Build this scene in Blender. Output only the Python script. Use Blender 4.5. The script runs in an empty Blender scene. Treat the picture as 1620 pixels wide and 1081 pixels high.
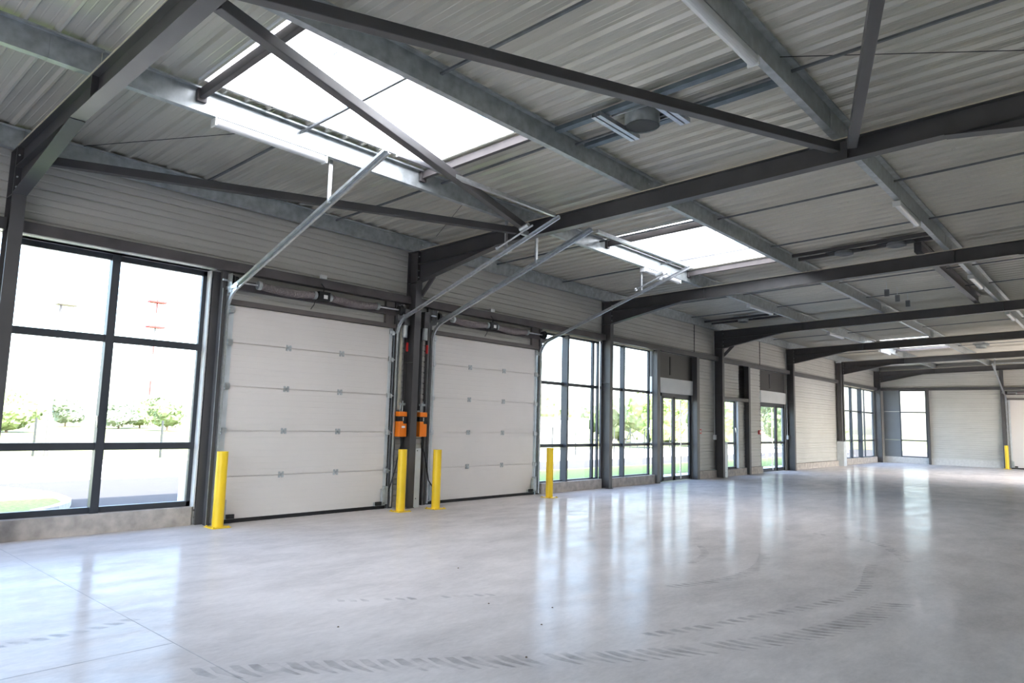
import bpy, bmesh, math, random
from mathutils import Vector, Matrix
random.seed(7)
C = bpy.context.scene.collection
scene = bpy.context.scene
PI = math.pi

# ------------------------------------------------------------------ camera
cam_d = bpy.data.cameras.new('camera'); cam = bpy.data.objects.new('camera', cam_d); C.objects.link(cam)
CAM = Vector((9.4747, -8.068, 1.5398))
R_ = Vector((0.74777843, 0.66344593, 0.02582476)); U_ = Vector((0.05712142, -0.1030364, 0.99303607)); F_ = Vector((-0.66148663, 0.74109581, 0.11494537))
M = Matrix((R_, U_, -F_)).transposed().to_4x4(); M.translation = CAM
cam.matrix_world = M
cam_d.sensor_width = 36; cam_d.lens = 1098.4371 / 1620 * 36; cam_d.clip_start = .05; cam_d.clip_end = 2000
scene.camera = cam

# ------------------------------------------------------------------ sky, sun, exposure
w = bpy.data.worlds.new('sky'); scene.world = w; w.use_nodes = True
nt = w.node_tree; nt.nodes.clear()
sky = nt.nodes.new('ShaderNodeTexSky'); sky.sky_type = 'NISHITA'; sky.sun_disc = False
sky.sun_elevation = math.radians(47); sky.sun_rotation = math.radians(100); sky.altitude = 100; sky.air_density = 1.0; sky.dust_density = 3.0; sky.ozone_density = 1.0
bg = nt.nodes.new('ShaderNodeBackground'); bg.inputs[1].default_value = .8
wo = nt.nodes.new('ShaderNodeOutputWorld')
nt.links.new(sky.outputs[0], bg.inputs[0]); nt.links.new(bg.outputs[0], wo.inputs[0])
sd = bpy.data.lights.new('sun', 'SUN'); sd.energy = 14; sd.angle = math.radians(.6); sd.color = (1, .95, .87)
sun = bpy.data.objects.new('sun', sd); C.objects.link(sun)
sun_dir = Vector((-math.cos(math.radians(47)), .12, -math.sin(math.radians(47))))
sun.rotation_euler = sun_dir.to_track_quat('-Z', 'Y').to_euler(); sun.location = (20, -5, 25)
vs = scene.view_settings; scene.display_settings.display_device = 'sRGB'
vs.view_transform = 'Standard'; vs.look = 'None'; vs.gamma = 1; vs.use_curve_mapping = False; vs.exposure = 1.42
scene.cycles.max_bounces = 10; scene.cycles.diffuse_bounces = 6; scene.cycles.glossy_bounces = 4; scene.cycles.transparent_max_bounces = 12; scene.cycles.transmission_bounces = 6
scene.cycles.caustics_reflective = False; scene.cycles.sample_clamp_indirect = 12

# ------------------------------------------------------------------ materials
def mat(name, col, rough=.6, metal=0., spec=.5, noise=None, bump=0., bscale=40., ndet=6, rvar=None, emit=None):
    m = bpy.data.materials.new(name); m.use_nodes = True; n = m.node_tree; b = n.nodes['Principled BSDF']
    b.inputs['Base Color'].default_value = (*col, 1); b.inputs['Roughness'].default_value = rough; b.inputs['Metallic'].default_value = metal
    b.inputs['Specular IOR Level'].default_value = spec
    tc = n.nodes.new('ShaderNodeTexCoord')
    if noise:
        sc, amt = noise
        t = n.nodes.new('ShaderNodeTexNoise'); t.inputs['Scale'].default_value = sc; t.inputs['Detail'].default_value = ndet
        n.links.new(tc.outputs['Object'], t.inputs['Vector'])
        r = n.nodes.new('ShaderNodeValToRGB'); r.color_ramp.elements[0].position = .3; r.color_ramp.elements[1].position = .7
        r.color_ramp.elements[0].color = (*[c * (1 - amt) for c in col], 1); r.color_ramp.elements[1].color = (*[min(1, c * (1 + amt)) for c in col], 1)
        n.links.new(t.outputs[0], r.inputs[0]); n.links.new(r.outputs[0], b.inputs['Base Color'])
        if rvar:
            mr = n.nodes.new('ShaderNodeMapRange'); mr.inputs[3].default_value = rvar[0]; mr.inputs[4].default_value = rvar[1]; mr.inputs[1].default_value = .3; mr.inputs[2].default_value = .7
            n.links.new(t.outputs[0], mr.inputs[0]); n.links.new(mr.outputs[0], b.inputs['Roughness'])
    if bump:
        t2 = n.nodes.new('ShaderNodeTexNoise'); t2.inputs['Scale'].default_value = bscale; t2.inputs['Detail'].default_value = 4
        n.links.new(tc.outputs['Object'], t2.inputs['Vector'])
        bp = n.nodes.new('ShaderNodeBump'); bp.inputs['Strength'].default_value = bump; bp.inputs['Distance'].default_value = .01
        n.links.new(t2.outputs[0], bp.inputs['Height']); n.links.new(bp.outputs[0], b.inputs['Normal'])
    return m
STEEL = mat('anthracite_paint', (.074, .071, .073), .38, 0, .5, (3, .12), .03, 120)
STEELW = mat('weathered_primer', (.095, .085, .085), .55, 0, .4, (2.5, .25), .03, 90)
FRAME = mat('window_aluminium', (.045, .05, .06), .4, .1, .5, (5, .08))
GALV = mat('galvanised_steel', (.44, .475, .485), .42, .5, .5, (9, .22), .02, 60, 8, (.3, .5))
RODM = mat('dull_zinc_rod', (.17, .18, .19), .5, .3, .5, (9, .2))
GALVB = mat('bright_zinc', (.62, .64, .66), .28, .85, .5, (20, .12))
CHAN = mat('blue_grey_channel', (.16, .20, .23), .4, .5, .5, (9, .15))
DECK = mat('roof_deck_sheet', (.55, .53, .465), .36, .25, .5, (1.3, .05))
CLAD = mat('wall_sheet_cream', (.52, .51, .475), .42, 0, .5, (1.1, .05), .012, 30)
PANEL = mat('door_panel_white', (.70, .665, .635), .62, 0, .3, (.9, .03), .02, 260)
WHITE = mat('white_panel', (.72, .73, .72), .45, 0, .5, (2, .04))
PLINTH = mat('precast_concrete', (.44, .40, .365), .85, 0, .3, (7, .22), .25, 70, 10)
YELLOW = mat('yellow_paint', (.90, .60, .02), .35, 0, .5, (4, .06))
ORANGE = mat('orange_plastic', (.95, .23, .015), .4, 0, .5, (6, .05))
BLACK = mat('black_rubber', (.018, .018, .02), .5, 0, .4, (8, .2))
RED = mat('red_plastic', (.62, .03, .03), .4, 0, .5, (6, .05))
SPRING = mat('spring_wire', (.34, .30, .30), .4, .7, .5, (20, .15))
CREAM = mat('sealing_tape', (.62, .57, .44), .8, 0, .3, (12, .1))
BROWN = mat('brown_lintel', (.13, .115, .11), .5, 0, .4, (4, .1))
DIFF = mat('lamp_diffuser', (.62, .63, .64), .3, 0, .5, (3, .02))
PLATE = mat('guard_sheet', (.60, .64, .66), .45, .3, .5, (5, .08))
GREYP = mat('grey_infill_panel', (.17, .185, .20), .5, 0, .4, (2, .06))
DARKP = mat('dark_transom_panel', (.05, .046, .044), .35, 0, .5, (2, .1))
SILVER = mat('brushed_stainless', (.75, .75, .76), .25, .95, .5, (30, .08))
TAN = mat('pale_block', (.55, .52, .43), .8, 0, .3, (6, .12), .1, 40)
LABEL = mat('label_white', (.8, .8, .78), .5, 0, .4, (9, .03))
BARK = mat('bark', (.16, .12, .09), .9, 0, .2, (9, .3), .3, 40)
ASPH = mat('asphalt', (.05, .048, .05), .9, 0, .3, (60, .25), .3, 200)
PAVE = mat('light_pavement', (.72, .70, .67), .9, 0, .3, (8, .12), .1, 90)
FIELD = mat('dry_field', (.145, .155, .07), .95, 0, .2, (.35, .35), .3, 9, 10)
KERB = mat('kerb_concrete', (.58, .57, .55), .85, 0, .3, (10, .1), .1, 60)
ROOFW = mat('pale_facade', (.75, .76, .78), .7, 0, .3, (2, .05))
FENCE = mat('fence_green', (.015, .02, .02), .6, 0, .4, (6, .1))
MASTR = mat('mast_red', (.22, .02, .02), .6, 0, .4, (3, .1)); MASTW = mat('mast_white', (.09, .09, .09), .6, 0, .4, (3, .05))
GRASS = mat('lawn_grass', (.20, .27, .085), .95, 0, .2, (14, .35), .5, 120, 10)
LEAF = []
for i, c in enumerate([(.13, .175, .085), (.18, .235, .11), (.15, .19, .14), (.18, .26, .08)]):
    m = mat('leaves_%s' % ['oak', 'lime', 'willow', 'young'][i], c, .7, 0, .3, (3, .4)); LEAF.append(m)

def glass_mat():
    m = bpy.data.materials.new('window_glass'); m.use_nodes = True; n = m.node_tree; n.nodes.clear()
    o = n.nodes.new('ShaderNodeOutputMaterial'); mx = n.nodes.new('ShaderNodeMixShader'); tr = n.nodes.new('ShaderNodeBsdfTransparent'); gl = n.nodes.new('ShaderNodeBsdfGlossy'); lw = n.nodes.new('ShaderNodeLayerWeight'); pw = n.nodes.new('ShaderNodeMath'); pw.operation = 'POWER'; pw.inputs[1].default_value = 5
    fr = n.nodes.new('ShaderNodeMath'); fr.operation = 'MULTIPLY_ADD'; fr.inputs[1].default_value = .9; fr.inputs[2].default_value = .04
    tr.inputs[0].default_value = (.96, .97, .97, 1); gl.inputs['Roughness'].default_value = .02
    n.links.new(lw.outputs['Facing'], pw.inputs[0]); n.links.new(pw.outputs[0], fr.inputs[0])
    n.links.new(fr.outputs[0], mx.inputs[0]); n.links.new(tr.outputs[0], mx.inputs[1]); n.links.new(gl.outputs[0], mx.inputs[2]); n.links.new(mx.outputs[0], o.inputs[0])
    return m
GLASS = glass_mat()
def opal_mat():
    m = bpy.data.materials.new('opal_polycarbonate'); m.use_nodes = True; n = m.node_tree; n.nodes.clear()
    o = n.nodes.new('ShaderNodeOutputMaterial'); mx = n.nodes.new('ShaderNodeMixShader'); tl = n.nodes.new('ShaderNodeBsdfTranslucent'); df = n.nodes.new('ShaderNodeBsdfDiffuse')
    tl.inputs[0].default_value = (.95, .96, .97, 1); df.inputs[0].default_value = (.8, .8, .8, 1); mx.inputs[0].default_value = .25
    n.links.new(tl.outputs[0], mx.inputs[1]); n.links.new(df.outputs[0], mx.inputs[2]); n.links.new(mx.outputs[0], o.inputs[0])
    return m
OPAL = opal_mat()

def floor_mat():
    m = bpy.data.materials.new('power_floated_concrete'); m.use_nodes = True; n = m.node_tree; b = n.nodes['Principled BSDF']; L = n.links.new
    tc = n.nodes.new('ShaderNodeTexCoord')
    def noise(sc, det, dist=0, vec=None, rough=.55):
        t = n.nodes.new('ShaderNodeTexNoise'); t.inputs['Scale'].default_value = sc; t.inputs['Detail'].default_value = det; t.inputs['Distortion'].default_value = dist; t.inputs['Roughness'].default_value = rough
        L(vec or tc.outputs['Object'], t.inputs['Vector']); return t.outputs[0]
    mp = n.nodes.new('ShaderNodeMapping'); mp.inputs['Rotation'].default_value = (0, 0, .5); mp.inputs['Scale'].default_value = (1, .42, 1); L(tc.outputs['Object'], mp.inputs[0])
    a = noise(.55, 5, .2); c2 = noise(2.6, 9, .25, mp.outputs[0], .68); d = noise(26, 8, .4, mp.outputs[0], .7)
    def math_(op, x, y):
        q = n.nodes.new('ShaderNodeMath'); q.operation = op
        for k, v in enumerate((x, y)):
            if isinstance(v, (int, float)): q.inputs[k].default_value = v
            else: L(v, q.inputs[k])
        return q.outputs[0]
    s = math_('ADD', math_('MULTIPLY', a, .35), math_('ADD', math_('MULTIPLY', c2, .42), math_('MULTIPLY', d, .23)))
    r = n.nodes.new('ShaderNodeValToRGB'); e = r.color_ramp.elements
    e[0].position = .33; e[0].color = (.42, .39, .37, 1); e[1].position = .60; e[1].color = (.65, .605, .575, 1)
    L(s, r.inputs[0]); L(r.outputs[0], b.inputs['Base Color'])
    mr = n.nodes.new('ShaderNodeMapRange'); mr.inputs[1].default_value = .35; mr.inputs[2].default_value = .65; mr.inputs[3].default_value = .09; mr.inputs[4].default_value = .2
    L(c2, mr.inputs[0]); L(mr.outputs[0], b.inputs['Roughness'])
    b.inputs['Specular IOR Level'].default_value = .5
    b2 = n.nodes.new('ShaderNodeBsdfDiffuse'); L(r.outputs[0], b2.inputs[0]); mxs = n.nodes.new('ShaderNodeMixShader')
    mf = n.nodes.new('ShaderNodeMapRange'); mf.inputs[1].default_value = .35; mf.inputs[2].default_value = .65; mf.inputs[3].default_value = .30; mf.inputs[4].default_value = .09
    L(noise(3.4, 9, .3, mp.outputs[0], .7), mf.inputs[0]); L(mf.outputs[0], mxs.inputs[0]); L(b2.outputs[0], mxs.inputs[1]); L(b.outputs[0], mxs.inputs[2]); L(mxs.outputs[0], n.nodes['Material Output'].inputs[0])
    bp = n.nodes.new('ShaderNodeBump'); bp.inputs['Strength'].default_value = .12; bp.inputs['Distance'].default_value = .02
    hb = math_('ADD', math_('MULTIPLY', noise(6, 3, .5, mp.outputs[0]), .6), math_('MULTIPLY', noise(45, 5), .25))
    L(hb, bp.inputs['Height']); L(bp.outputs[0], b.inputs['Normal'])
    return m
FLOOR = floor_mat()
def mark_mat():
    m = bpy.data.materials.new('tyre_dust'); m.use_nodes = True; n = m.node_tree; b = n.nodes['Principled BSDF']
    b.inputs['Base Color'].default_value = (.16, .155, .15, 1); b.inputs['Roughness'].default_value = .5
    o = n.nodes['Material Output']; tr = n.nodes.new('ShaderNodeBsdfTransparent'); mx = n.nodes.new('ShaderNodeMixShader'); t = n.nodes.new('ShaderNodeTexNoise'); tc = n.nodes.new('ShaderNodeTexCoord')
    t.inputs['Scale'].default_value = 5; t.inputs['Detail'].default_value = 8; n.links.new(tc.outputs['Object'], t.inputs['Vector'])
    mr = n.nodes.new('ShaderNodeMapRange'); mr.inputs[1].default_value = .35; mr.inputs[2].default_value = .7; mr.inputs[3].default_value = .02; mr.inputs[4].default_value = .34
    n.links.new(t.outputs[0], mr.inputs[0]); n.links.new(mr.outputs[0], mx.inputs[0]); n.links.new(tr.outputs[0], mx.inputs[1]); n.links.new(b.outputs[0], mx.inputs[2]); n.links.new(mx.outputs[0], o.inputs[0])
    return m
MARK = mark_mat()

# ------------------------------------------------------------------ mesh helpers
class MB:
    def __init__(s): s.v = []; s.f = []; s.sm = []
    def add(s, vs, fs, smooth=False):
        k = len(s.v); s.v += [tuple(v) for v in vs]; s.f += [tuple(i + k for i in f) for f in fs]; s.sm += [smooth] * len(fs); return s
    def box(s, x0, x1, y0, y1, z0, z1):
        x0, x1 = min(x0, x1), max(x0, x1); y0, y1 = min(y0, y1), max(y0, y1); z0, z1 = min(z0, z1), max(z0, z1)
        return s.add([(x0, y0, z0), (x1, y0, z0), (x1, y1, z0), (x0, y1, z0), (x0, y0, z1), (x1, y0, z1), (x1, y1, z1), (x0, y1, z1)],
                     [(0, 3, 2, 1), (4, 5, 6, 7), (0, 1, 5, 4), (1, 2, 6, 5), (2, 3, 7, 6), (3, 0, 4, 7)])
    def ext(s, prof, a, b, fn, closed=True, smooth=False):
        # prof: 2-D points, fn(p, t) -> 3-D point ; t in (a, b)
        n = len(prof); vs = [fn(p, a) for p in prof] + [fn(p, b) for p in prof]
        m = n if closed else n - 1
        fs = [(i, (i + 1) % n, n + (i + 1) % n, n + i) for i in range(m)]
        if closed: fs += [tuple(range(n))[::-1], tuple(range(n, 2 * n))]
        return s.add(vs, fs, smooth)
    def bar(s, p, q, w, h, up=(0, 0, 1)):
        p = Vector(p); q = Vector(q); d = (q - p).normalized(); up = Vector(up)
        if abs(d.dot(up)) > .99: up = Vector((1, 0, 0))
        sx = d.cross(up).normalized(); u = sx.cross(d)
        c = [sx * w / 2 * a + u * h / 2 * b for a, b in ((-1, -1), (1, -1), (1, 1), (-1, 1))]
        return s.add([p + k for k in c] + [q + k for k in c], [(3, 2, 1, 0), (4, 5, 6, 7), (0, 1, 5, 4), (1, 2, 6, 5), (2, 3, 7, 6), (3, 0, 4, 7)])
    def sec(s, p, q, prof, up=(0, 0, 1)):
        # extrude a 2-D profile (side, up) from p to q
        p = Vector(p); q = Vector(q); d = (q - p).normalized(); up = Vector(up)
        if abs(d.dot(up)) > .99: up = Vector((1, 0, 0))
        sx = d.cross(up).normalized(); u = sx.cross(d)
        return s.ext(prof, 0, 1, lambda a, t: (q if t else p) + sx * a[0] + u * a[1])
    def cyl(s, p, q, r, n=14, r2=None, cap=True):
        p = Vector(p); q = Vector(q); d = (q - p).normalized(); r2 = r if r2 is None else r2
        up = Vector((0, 0, 1)) if abs(d.z) < .9 else Vector((1, 0, 0)); sx = d.cross(up).normalized(); u = sx.cross(d)
        a = [(math.cos(2 * PI * i / n), math.sin(2 * PI * i / n)) for i in range(n)]
        s.add([p + sx * c * r + u * k * r for c, k in a] + [q + sx * c * r2 + u * k * r2 for c, k in a], [(i, (i + 1) % n, n + (i + 1) % n, n + i) for i in range(n)], True)
        if cap:
            s.add([p + sx * c * r + u * k * r for c, k in a], [tuple(range(n))[::-1]]); s.add([q + sx * c * r2 + u * k * r2 for c, k in a], [tuple(range(n))])
        return s
    def tube(s, pts, r, n=8):
        pts = [Vector(p) for p in pts]; rings = []; prev = None
        for i, p in enumerate(pts):
            d = (pts[min(i + 1, len(pts) - 1)] - pts[max(i - 1, 0)]).normalized()
            if prev is None:
                up = Vector((0, 0, 1)) if abs(d.z) < .9 else Vector((1, 0, 0)); sx = d.cross(up).normalized()
            else: sx = (prev - d * prev.dot(d)).normalized()
            prev = sx; u = sx.cross(d); rings.append([p + sx * math.cos(2 * PI * k / n) * r + u * math.sin(2 * PI * k / n) * r for k in range(n)])
        vs = [v for rg in rings for v in rg]; fs = []
        for i in range(len(rings) - 1):
            for k in range(n): fs.append((i * n + k, i * n + (k + 1) % n, (i + 1) * n + (k + 1) % n, (i + 1) * n + k))
        s.add(vs, fs, True); s.add(rings[0], [tuple(range(n))[::-1]]); s.add(rings[-1], [tuple(range(n))]); return s
    def build(s, name, m, parent=None, bevel=0, origin=None, **tags):
        me = bpy.data.meshes.new(name)
        root = parent
        while root is not None and root.parent is not None: root = root.parent
        if root is not None: o = Vector(root.location)
        elif origin is not None: o = Vector(origin)
        else:
            xs = [v[0] for v in s.v]; ys = [v[1] for v in s.v]; zs = [v[2] for v in s.v]
            o = Vector(((min(xs) + max(xs)) / 2, (min(ys) + max(ys)) / 2, min(zs)))
        me.from_pydata([(v[0] - o.x, v[1] - o.y, v[2] - o.z) for v in s.v], [], s.f); me.update()
        me.polygons.foreach_set('use_smooth', s.sm)
        bm = bmesh.new(); bm.from_mesh(me); bmesh.ops.recalc_face_normals(bm, faces=bm.faces); bm.to_mesh(me); bm.free()
        me.materials.append(m)
        ob = bpy.data.objects.new(name, me); C.objects.link(ob)
        if parent is not None: ob.parent = parent
        else: ob.location = o
        if bevel:
            b = ob.modifiers.new('edge', 'BEVEL'); b.width = bevel; b.segments = 2; b.limit_method = 'ANGLE'
        for k, v in tags.items(): ob[k] = v
        return ob
def thing(name, loc, label, cat, group=None):
    o = bpy.data.objects.new(name, None); C.objects.link(o); o.location = loc; o.empty_display_size = .1
    o['label'] = label; o['category'] = cat
    if group: o['group'] = group
    return o
def struct(o): o['kind'] = 'structure'; return o
def sroot(name, loc):
    o = bpy.data.objects.new(name, None); C.objects.link(o); o.location = loc; o['kind'] = 'structure'; return o
def tag(o, label, cat, group=None):
    o['label'] = label; o['category'] = cat
    if group: o['group'] = group
    return o

# ------------------------------------------------------------------ setting out (metres; x into the hall, y along the facade)
FY = [-12.14, -6.07, 0, 6.24, 12.51, 18.62, 24.69, 30.7]
RT, RB, SL = 4.5653, 4.3178, .032           # rafter top, rafter underside, roof slope
rt = lambda x: RT + SL * x
rb = lambda x: RB + SL * x
DZ = .24                                    # purlin depth
dk = lambda x: rt(x) + DZ                   # underside of the deck ribs
XR = 10.35; YN = -12.3; YE = 31.1
PX = {0: -.1, 1: 2.45, 2: 4.63, 3: 7.2}
ROW = {0: 'along the eave', 1: 'first row in from the eave', 2: 'second row in from the eave', 3: 'third row in from the eave'}
BAY = {0: 'over the nearest window at left edge', 1: 'over the left sectional door', 2: 'over the second sectional door', 3: 'over the nearer glazed door', 4: 'over the farther glazed door', 5: 'over the blank panelled wall', 6: 'in the last bay before end wall'}
FRM = {1: 'at the left edge', 2: 'between the two white sectional doors', 3: 'right of the second sectional door', 4: 'right of the nearer glazed door', 5: 'right of the farther glazed door', 6: 'far, with pale guard at its foot', 7: 'in the far corner by end wall'}

# ------------------------------------------------------------------ floor, ground
fm = MB().box(-.46, XR + .3, YN - .2, YE + .35, -.25, 0)
fl = struct(fm.build('floor', FLOOR, origin=(0, 0, 0)))
jm = MB(); jm.box(-.2, 10.3, -5.904, -5.898, -.004, .0006); jm.box(4.55, 4.556, -12, -5.9, -.004, .0006); jm.box(4.55, 4.556, 12.5, 30.9, -.004, .0006)
jm.build('saw_joint', mat('joint_filler', (.36, .345, .335), .8, 0, .3, (10, .1)), fl)
gd = MB().box(-9.5, -.46, -25, 60, -.4, -.12); gd.box(-.46, 24, -30, YN - .2, -.4, -.12); gd.box(-.46, 24, YE + .35, 60, -.4, -.12); gd.box(XR + .3, 24, YN - .2, YE + .35, -.4, -.12)
struct(gd.build('ground_asphalt', ASPH, origin=(0, 0, -.12)))
struct(MB().box(-17, -9.5, -60, 120, -.4, -.115).build('ground_pavement', PAVE, origin=(0, 0, -.12)))
struct(MB().box(-320, -17, -220, 320, -.4, -.1).build('ground_field', FIELD, origin=(0, 0, -.12)))
struct(MB().box(-17, 300, 60, 320, -.4, -.1).build('ground_field', FIELD, origin=(0, 0, -.12)))
struct(MB().box(24, 200, -120, 60, -.4, -.1).build('ground_yard', PAVE, origin=(0, 0, -.12)))
# lawns
def lawn_poly(pts, name, label):
    n = len(pts); m = MB(); m.add([(x, y, -.14) for x, y in pts] + [(x, y, -.07) for x, y in pts], [tuple(range(n))[::-1], tuple(range(n, 2 * n))] + [(i, (i + 1) % n, n + (i + 1) % n, n + i) for i in range(n)])
    o = m.build(name, GRASS); o['label'] = label; o['category'] = 'lawn'; return o
arc = [(-3.2, -4.6)] + [(-5.2 + 2.1 * math.cos(a), -5.6 + 1.75 * math.sin(a)) for a in [math.radians(k) for k in (30, 45, 60, 75, 90)]] + [(-6.0, -3.85), (-6.9, -4.1), (-9.0, -5.0), (-9.0, -12), (-3.0, -12)]
lawn_poly(arc, 'lawn', 'green lawn with curved edge outside the leftmost window')
k = MB(); pts = arc[:9]
for a, b in zip(pts[:-1], pts[1:]): k.bar((a[0], a[1], -.07), (b[0], b[1], -.07), .13, .12)
tag(k.build('kerb', KERB), 'pale concrete kerb curving around the lawn outside leftmost window', 'kerb')
struct(MB().box(-2.45, -.46, 7.2, 33, -.2, -.085).build('path', PAVE))
lawn_poly([(-5.6, 7.0), (-2.45, 6.4), (-2.45, 33), (-5.6, 33)], 'lawn', 'green lawn strip outside the glazed doors')
# a little grass in front of the second bay windows
# ------------------------------------------------------------------ cladding walls
def clad_prof(z0, z1, pitch=.1):
    # (depth, z) polyline; depth 0 is the face, positive = recessed
    p = []; z = z0
    k = math.ceil(z0 / pitch - 1e-6)
    p.append((0, z0))
    while k * pitch < z1 - .012:
        zc = k * pitch; dd = .024 if k % 2 == 0 else .010
        if zc - .012 > z0: p += [(0, zc - .014), (dd, zc - .007), (dd, zc + .007), (0, zc + .014)]
        k += 1
    p.append((0, z1)); return p
def clad_left(m, x, y0, y1, z0, z1, pitch=.1):
    p = clad_prof(z0, z1, pitch)
    m.ext(p, y0, y1, lambda a, t: (x - a[0], t, a[1]), closed=False)
    m.box(x - .16, x - .03, y0, y1, z0, z1)
XC = -.28
wl = MB()
ZG = 3.74                                       # girt top
for i in range(7):
    a, b = FY[i], FY[i + 1]
    clad_left(wl, XC, a + .02, b - .02, 3.60, 4.62, .1)
clad_left(wl, XC, YN, FY[0], .2, 4.62)
clad_left(wl, XC, FY[7] - .06, YE + .2, 0, 4.62); wl.box(-.45, -.3, 18.44, 18.8, 0, 3.6)
clad_left(wl, XC, 11.02, FY[4] - .02, .24, 3.6)             # right of the nearer glazed door
clad_left(wl, XC, FY[4] - .02, 14.85, 2.44, 3.6); clad_left(wl, XC, 14.28, 16.05, .24, 3.6) # around narrow window
clad_left(wl, XC, FY[4] - .1, 13.1, .24, 3.6)
clad_left(wl, XC, 18.5, FY[6] + .3, .24, 3.6)               # blank panelled wall
clad_left(wl, XC - .02, -3.4, -.3, 3.12, 3.62); clad_left(wl, XC - .02, .5, 3.75, 3.12, 3.62)
clad_left(wl, XC, -.34, .5, 0, 3.62); clad_left(wl, XC, 3.70, 3.86, 0, 3.62); clad_left(wl, XC - .12, -3.6, -3.38, 0, 3.62)
struct(wl.build('wall_left', CLAD, origin=(XC, 0, 0)))
# vertical joint covers in the high cladding
for n_, (yy, lb) in enumerate([(11.1, 'slim dark joint cover in cladding over the nearer glazed door'), (16.05, 'slim dark joint cover in cladding over the farther glazed door')]):
    tag(MB().box(XC - .005, XC + .012, yy, yy + .035, 3.75, 4.62).build('joint_cover', STEEL), lb, 'trim')
# end wall
we = MB()
def clad_end(m, y, x0, x1, z0, z1):
    m.ext(clad_prof(z0, z1), x0, x1, lambda a, t: (t, y + a[0], a[1]), closed=False); m.box(x0, x1, y + .03, y + .16, z0, z1)
clad_end(we, YE, -.4, XR + .2, 3.62, 5.1); clad_end(we, YE, 2.05, 5.04, .3, 3.62); clad_end(we, YE, 8.3, XR + .2, .3, 3.62); clad_end(we, YE + .02, 5.04, 8.3, 3.12, 3.62); clad_end(we, YE + .02, 5.04, 5.27, 0, 3.12); clad_end(we, YE + .02, 8.2, 8.3, 0, 3.12)
we.box(-.4, 0.03, YE, YE + .15, .3, 3.62)
struct(we.build('wall_end', CLAD, origin=(0, YE, 0)))
struct(MB().box(-.5, 5.04, YE - .03, YE + .16, 0, .31).build('baseboard_end', KERB))
# right wall (behind the camera's right) and near wall, with openings
wr = MB()
def wallbox(m, y0, y1, z0, z1): m.box(XR, XR + .16, y0, y1, z0, z1)
wallbox(wr, YN, YE + .2, 3.6, 5.2); wallbox(wr, YN, YE + .2, 0, .25)
cur = YN
for a, b in ((19.4, 24.4), (25.0, 28.2)): wallbox(wr, cur, a, .25, 3.6); wallbox(wr, a, b, 3.05, 3.6); cur = b
wallbox(wr, cur, YE + .2, .25, 3.6)
struct(wr.build('wall_right', CLAD, origin=(XR, 0, 0)))
wn = MB(); wn.box(-.4, XR + .16, YN - .16, YN, 3.7, 5.2); wn.box(-.4, 1, YN - .16, YN, 0, 3.7); wn.box(9.6, XR + .16, YN - .16, YN, 0, 3.7)
struct(wn.build('wall_near', CLAD, origin=(0, YN, 0)))

# plinths
def plinth(y0, y1, x1=-.2, z=.225): return struct(MB().box(x1 - .24, x1, y0, y1, -.1, z).build('baseboard_left', PLINTH, bevel=.008))
plinth(FY[0] + .1, FY[1] - .1, -.2, .25); plinth(FY[1] + .08, -3.62, -.38, .25); plinth(3.86, FY[3] - .08); plinth(FY[3] + .07, 8.72)
plinth(11.03, FY[4] - .08); plinth(FY[4] + .1, 14.7); plinth(14.9, 16.05); plinth(18.75, FY[6] - .08); plinth(FY[6] + .08, FY[7] - .1, -.2, .28)
# girt along the facade, one length per bay
for i in range(7):
    o = MB().sec((-.2, FY[i] + .06, (ZG + 3.60) / 2), (-.2, FY[i + 1] - .06, (ZG + 3.60) / 2), [(-.075, -.07), (.075, -.07), (.075, .07), (-.075, .07)])
    tag(o.build('wall_girt', STEELW if i in (1, 2) else STEEL, bevel=.006), 'dark steel girt on the facade ' + BAY[i].replace('over', 'above').replace('in the last', 'along the last'), 'steel beam', 'facade girts')
tag(MB().box(-.26, -.13, FY[4] + .07, 14.78, 2.40, 2.51).build('wall_girt', STEEL, bevel=.006), 'short steel girt above the narrow window beside column', 'steel beam')
tag(MB().box(-.1, 5.0, YE - .14, YE - .02, 3.60, 3.73).sec((5.1, YE - .08, 3.66), (8.4, YE - .08, 3.66), [(-.06, -.05), (.06, -.05), (.06, .05), (-.06, .05)]).build('wall_girt', STEEL, bevel=.006), 'steel girt running across the end wall above its window', 'steel beam')

# ------------------------------------------------------------------ roof deck with three skylight openings
SKY = [(2.62, 4.42, -5.2, -2.2), (2.62, 4.42, 2.2, 5.4), (2.62, 4.42, 20.0, 23.2)]
def deck_prof(y0, y1):
    # rib pitch .25: narrow ribs down on the purlins, wide pans up with a stiffener groove
    p = []; n = round((y1 - y0) / .25); pt = (y1 - y0) / n
    for i in range(n):
        b = y0 + i * pt
        for f, z in ((0, 0), (.09, 0), (.18, .036), (.38, .036), (.40, .032), (.43, .032), (.45, .036), (.70, .036), (.72, .032), (.75, .032), (.77, .036), (.91, .036)):
            p.append((b + f * pt, z))
    p.append((y0 + n * pt, 0)); return p
dm = MB()
def deck(x0, x1, y0, y1):
    dm.ext(deck_prof(y0, y1), x0, x1, lambda a, t: (t, a[0], dk(t) + a[1]), closed=False)
    dm.add([(x0, y0, dk(x0) + .09), (x1, y0, dk(x1) + .09), (x1, y1, dk(x1) + .09), (x0, y1, dk(x0) + .09)], [(0, 1, 2, 3)])
    dm.add([(x0, y0, dk(x0) + .14), (x1, y0, dk(x1) + .14), (x1, y1, dk(x1) + .14), (x0, y1, dk(x0) + .14)], [(0, 1, 2, 3)])
ys = [YN - .2]
for s in SKY:
    deck(-.5, XR + .3, ys[-1], s[2]); deck(-.5, s[0], s[2], s[3]); deck(s[1], XR + .3, s[2], s[3]); ys.append(s[3])
deck(-.5, XR + .3, ys[-1], YE + .3)
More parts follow.
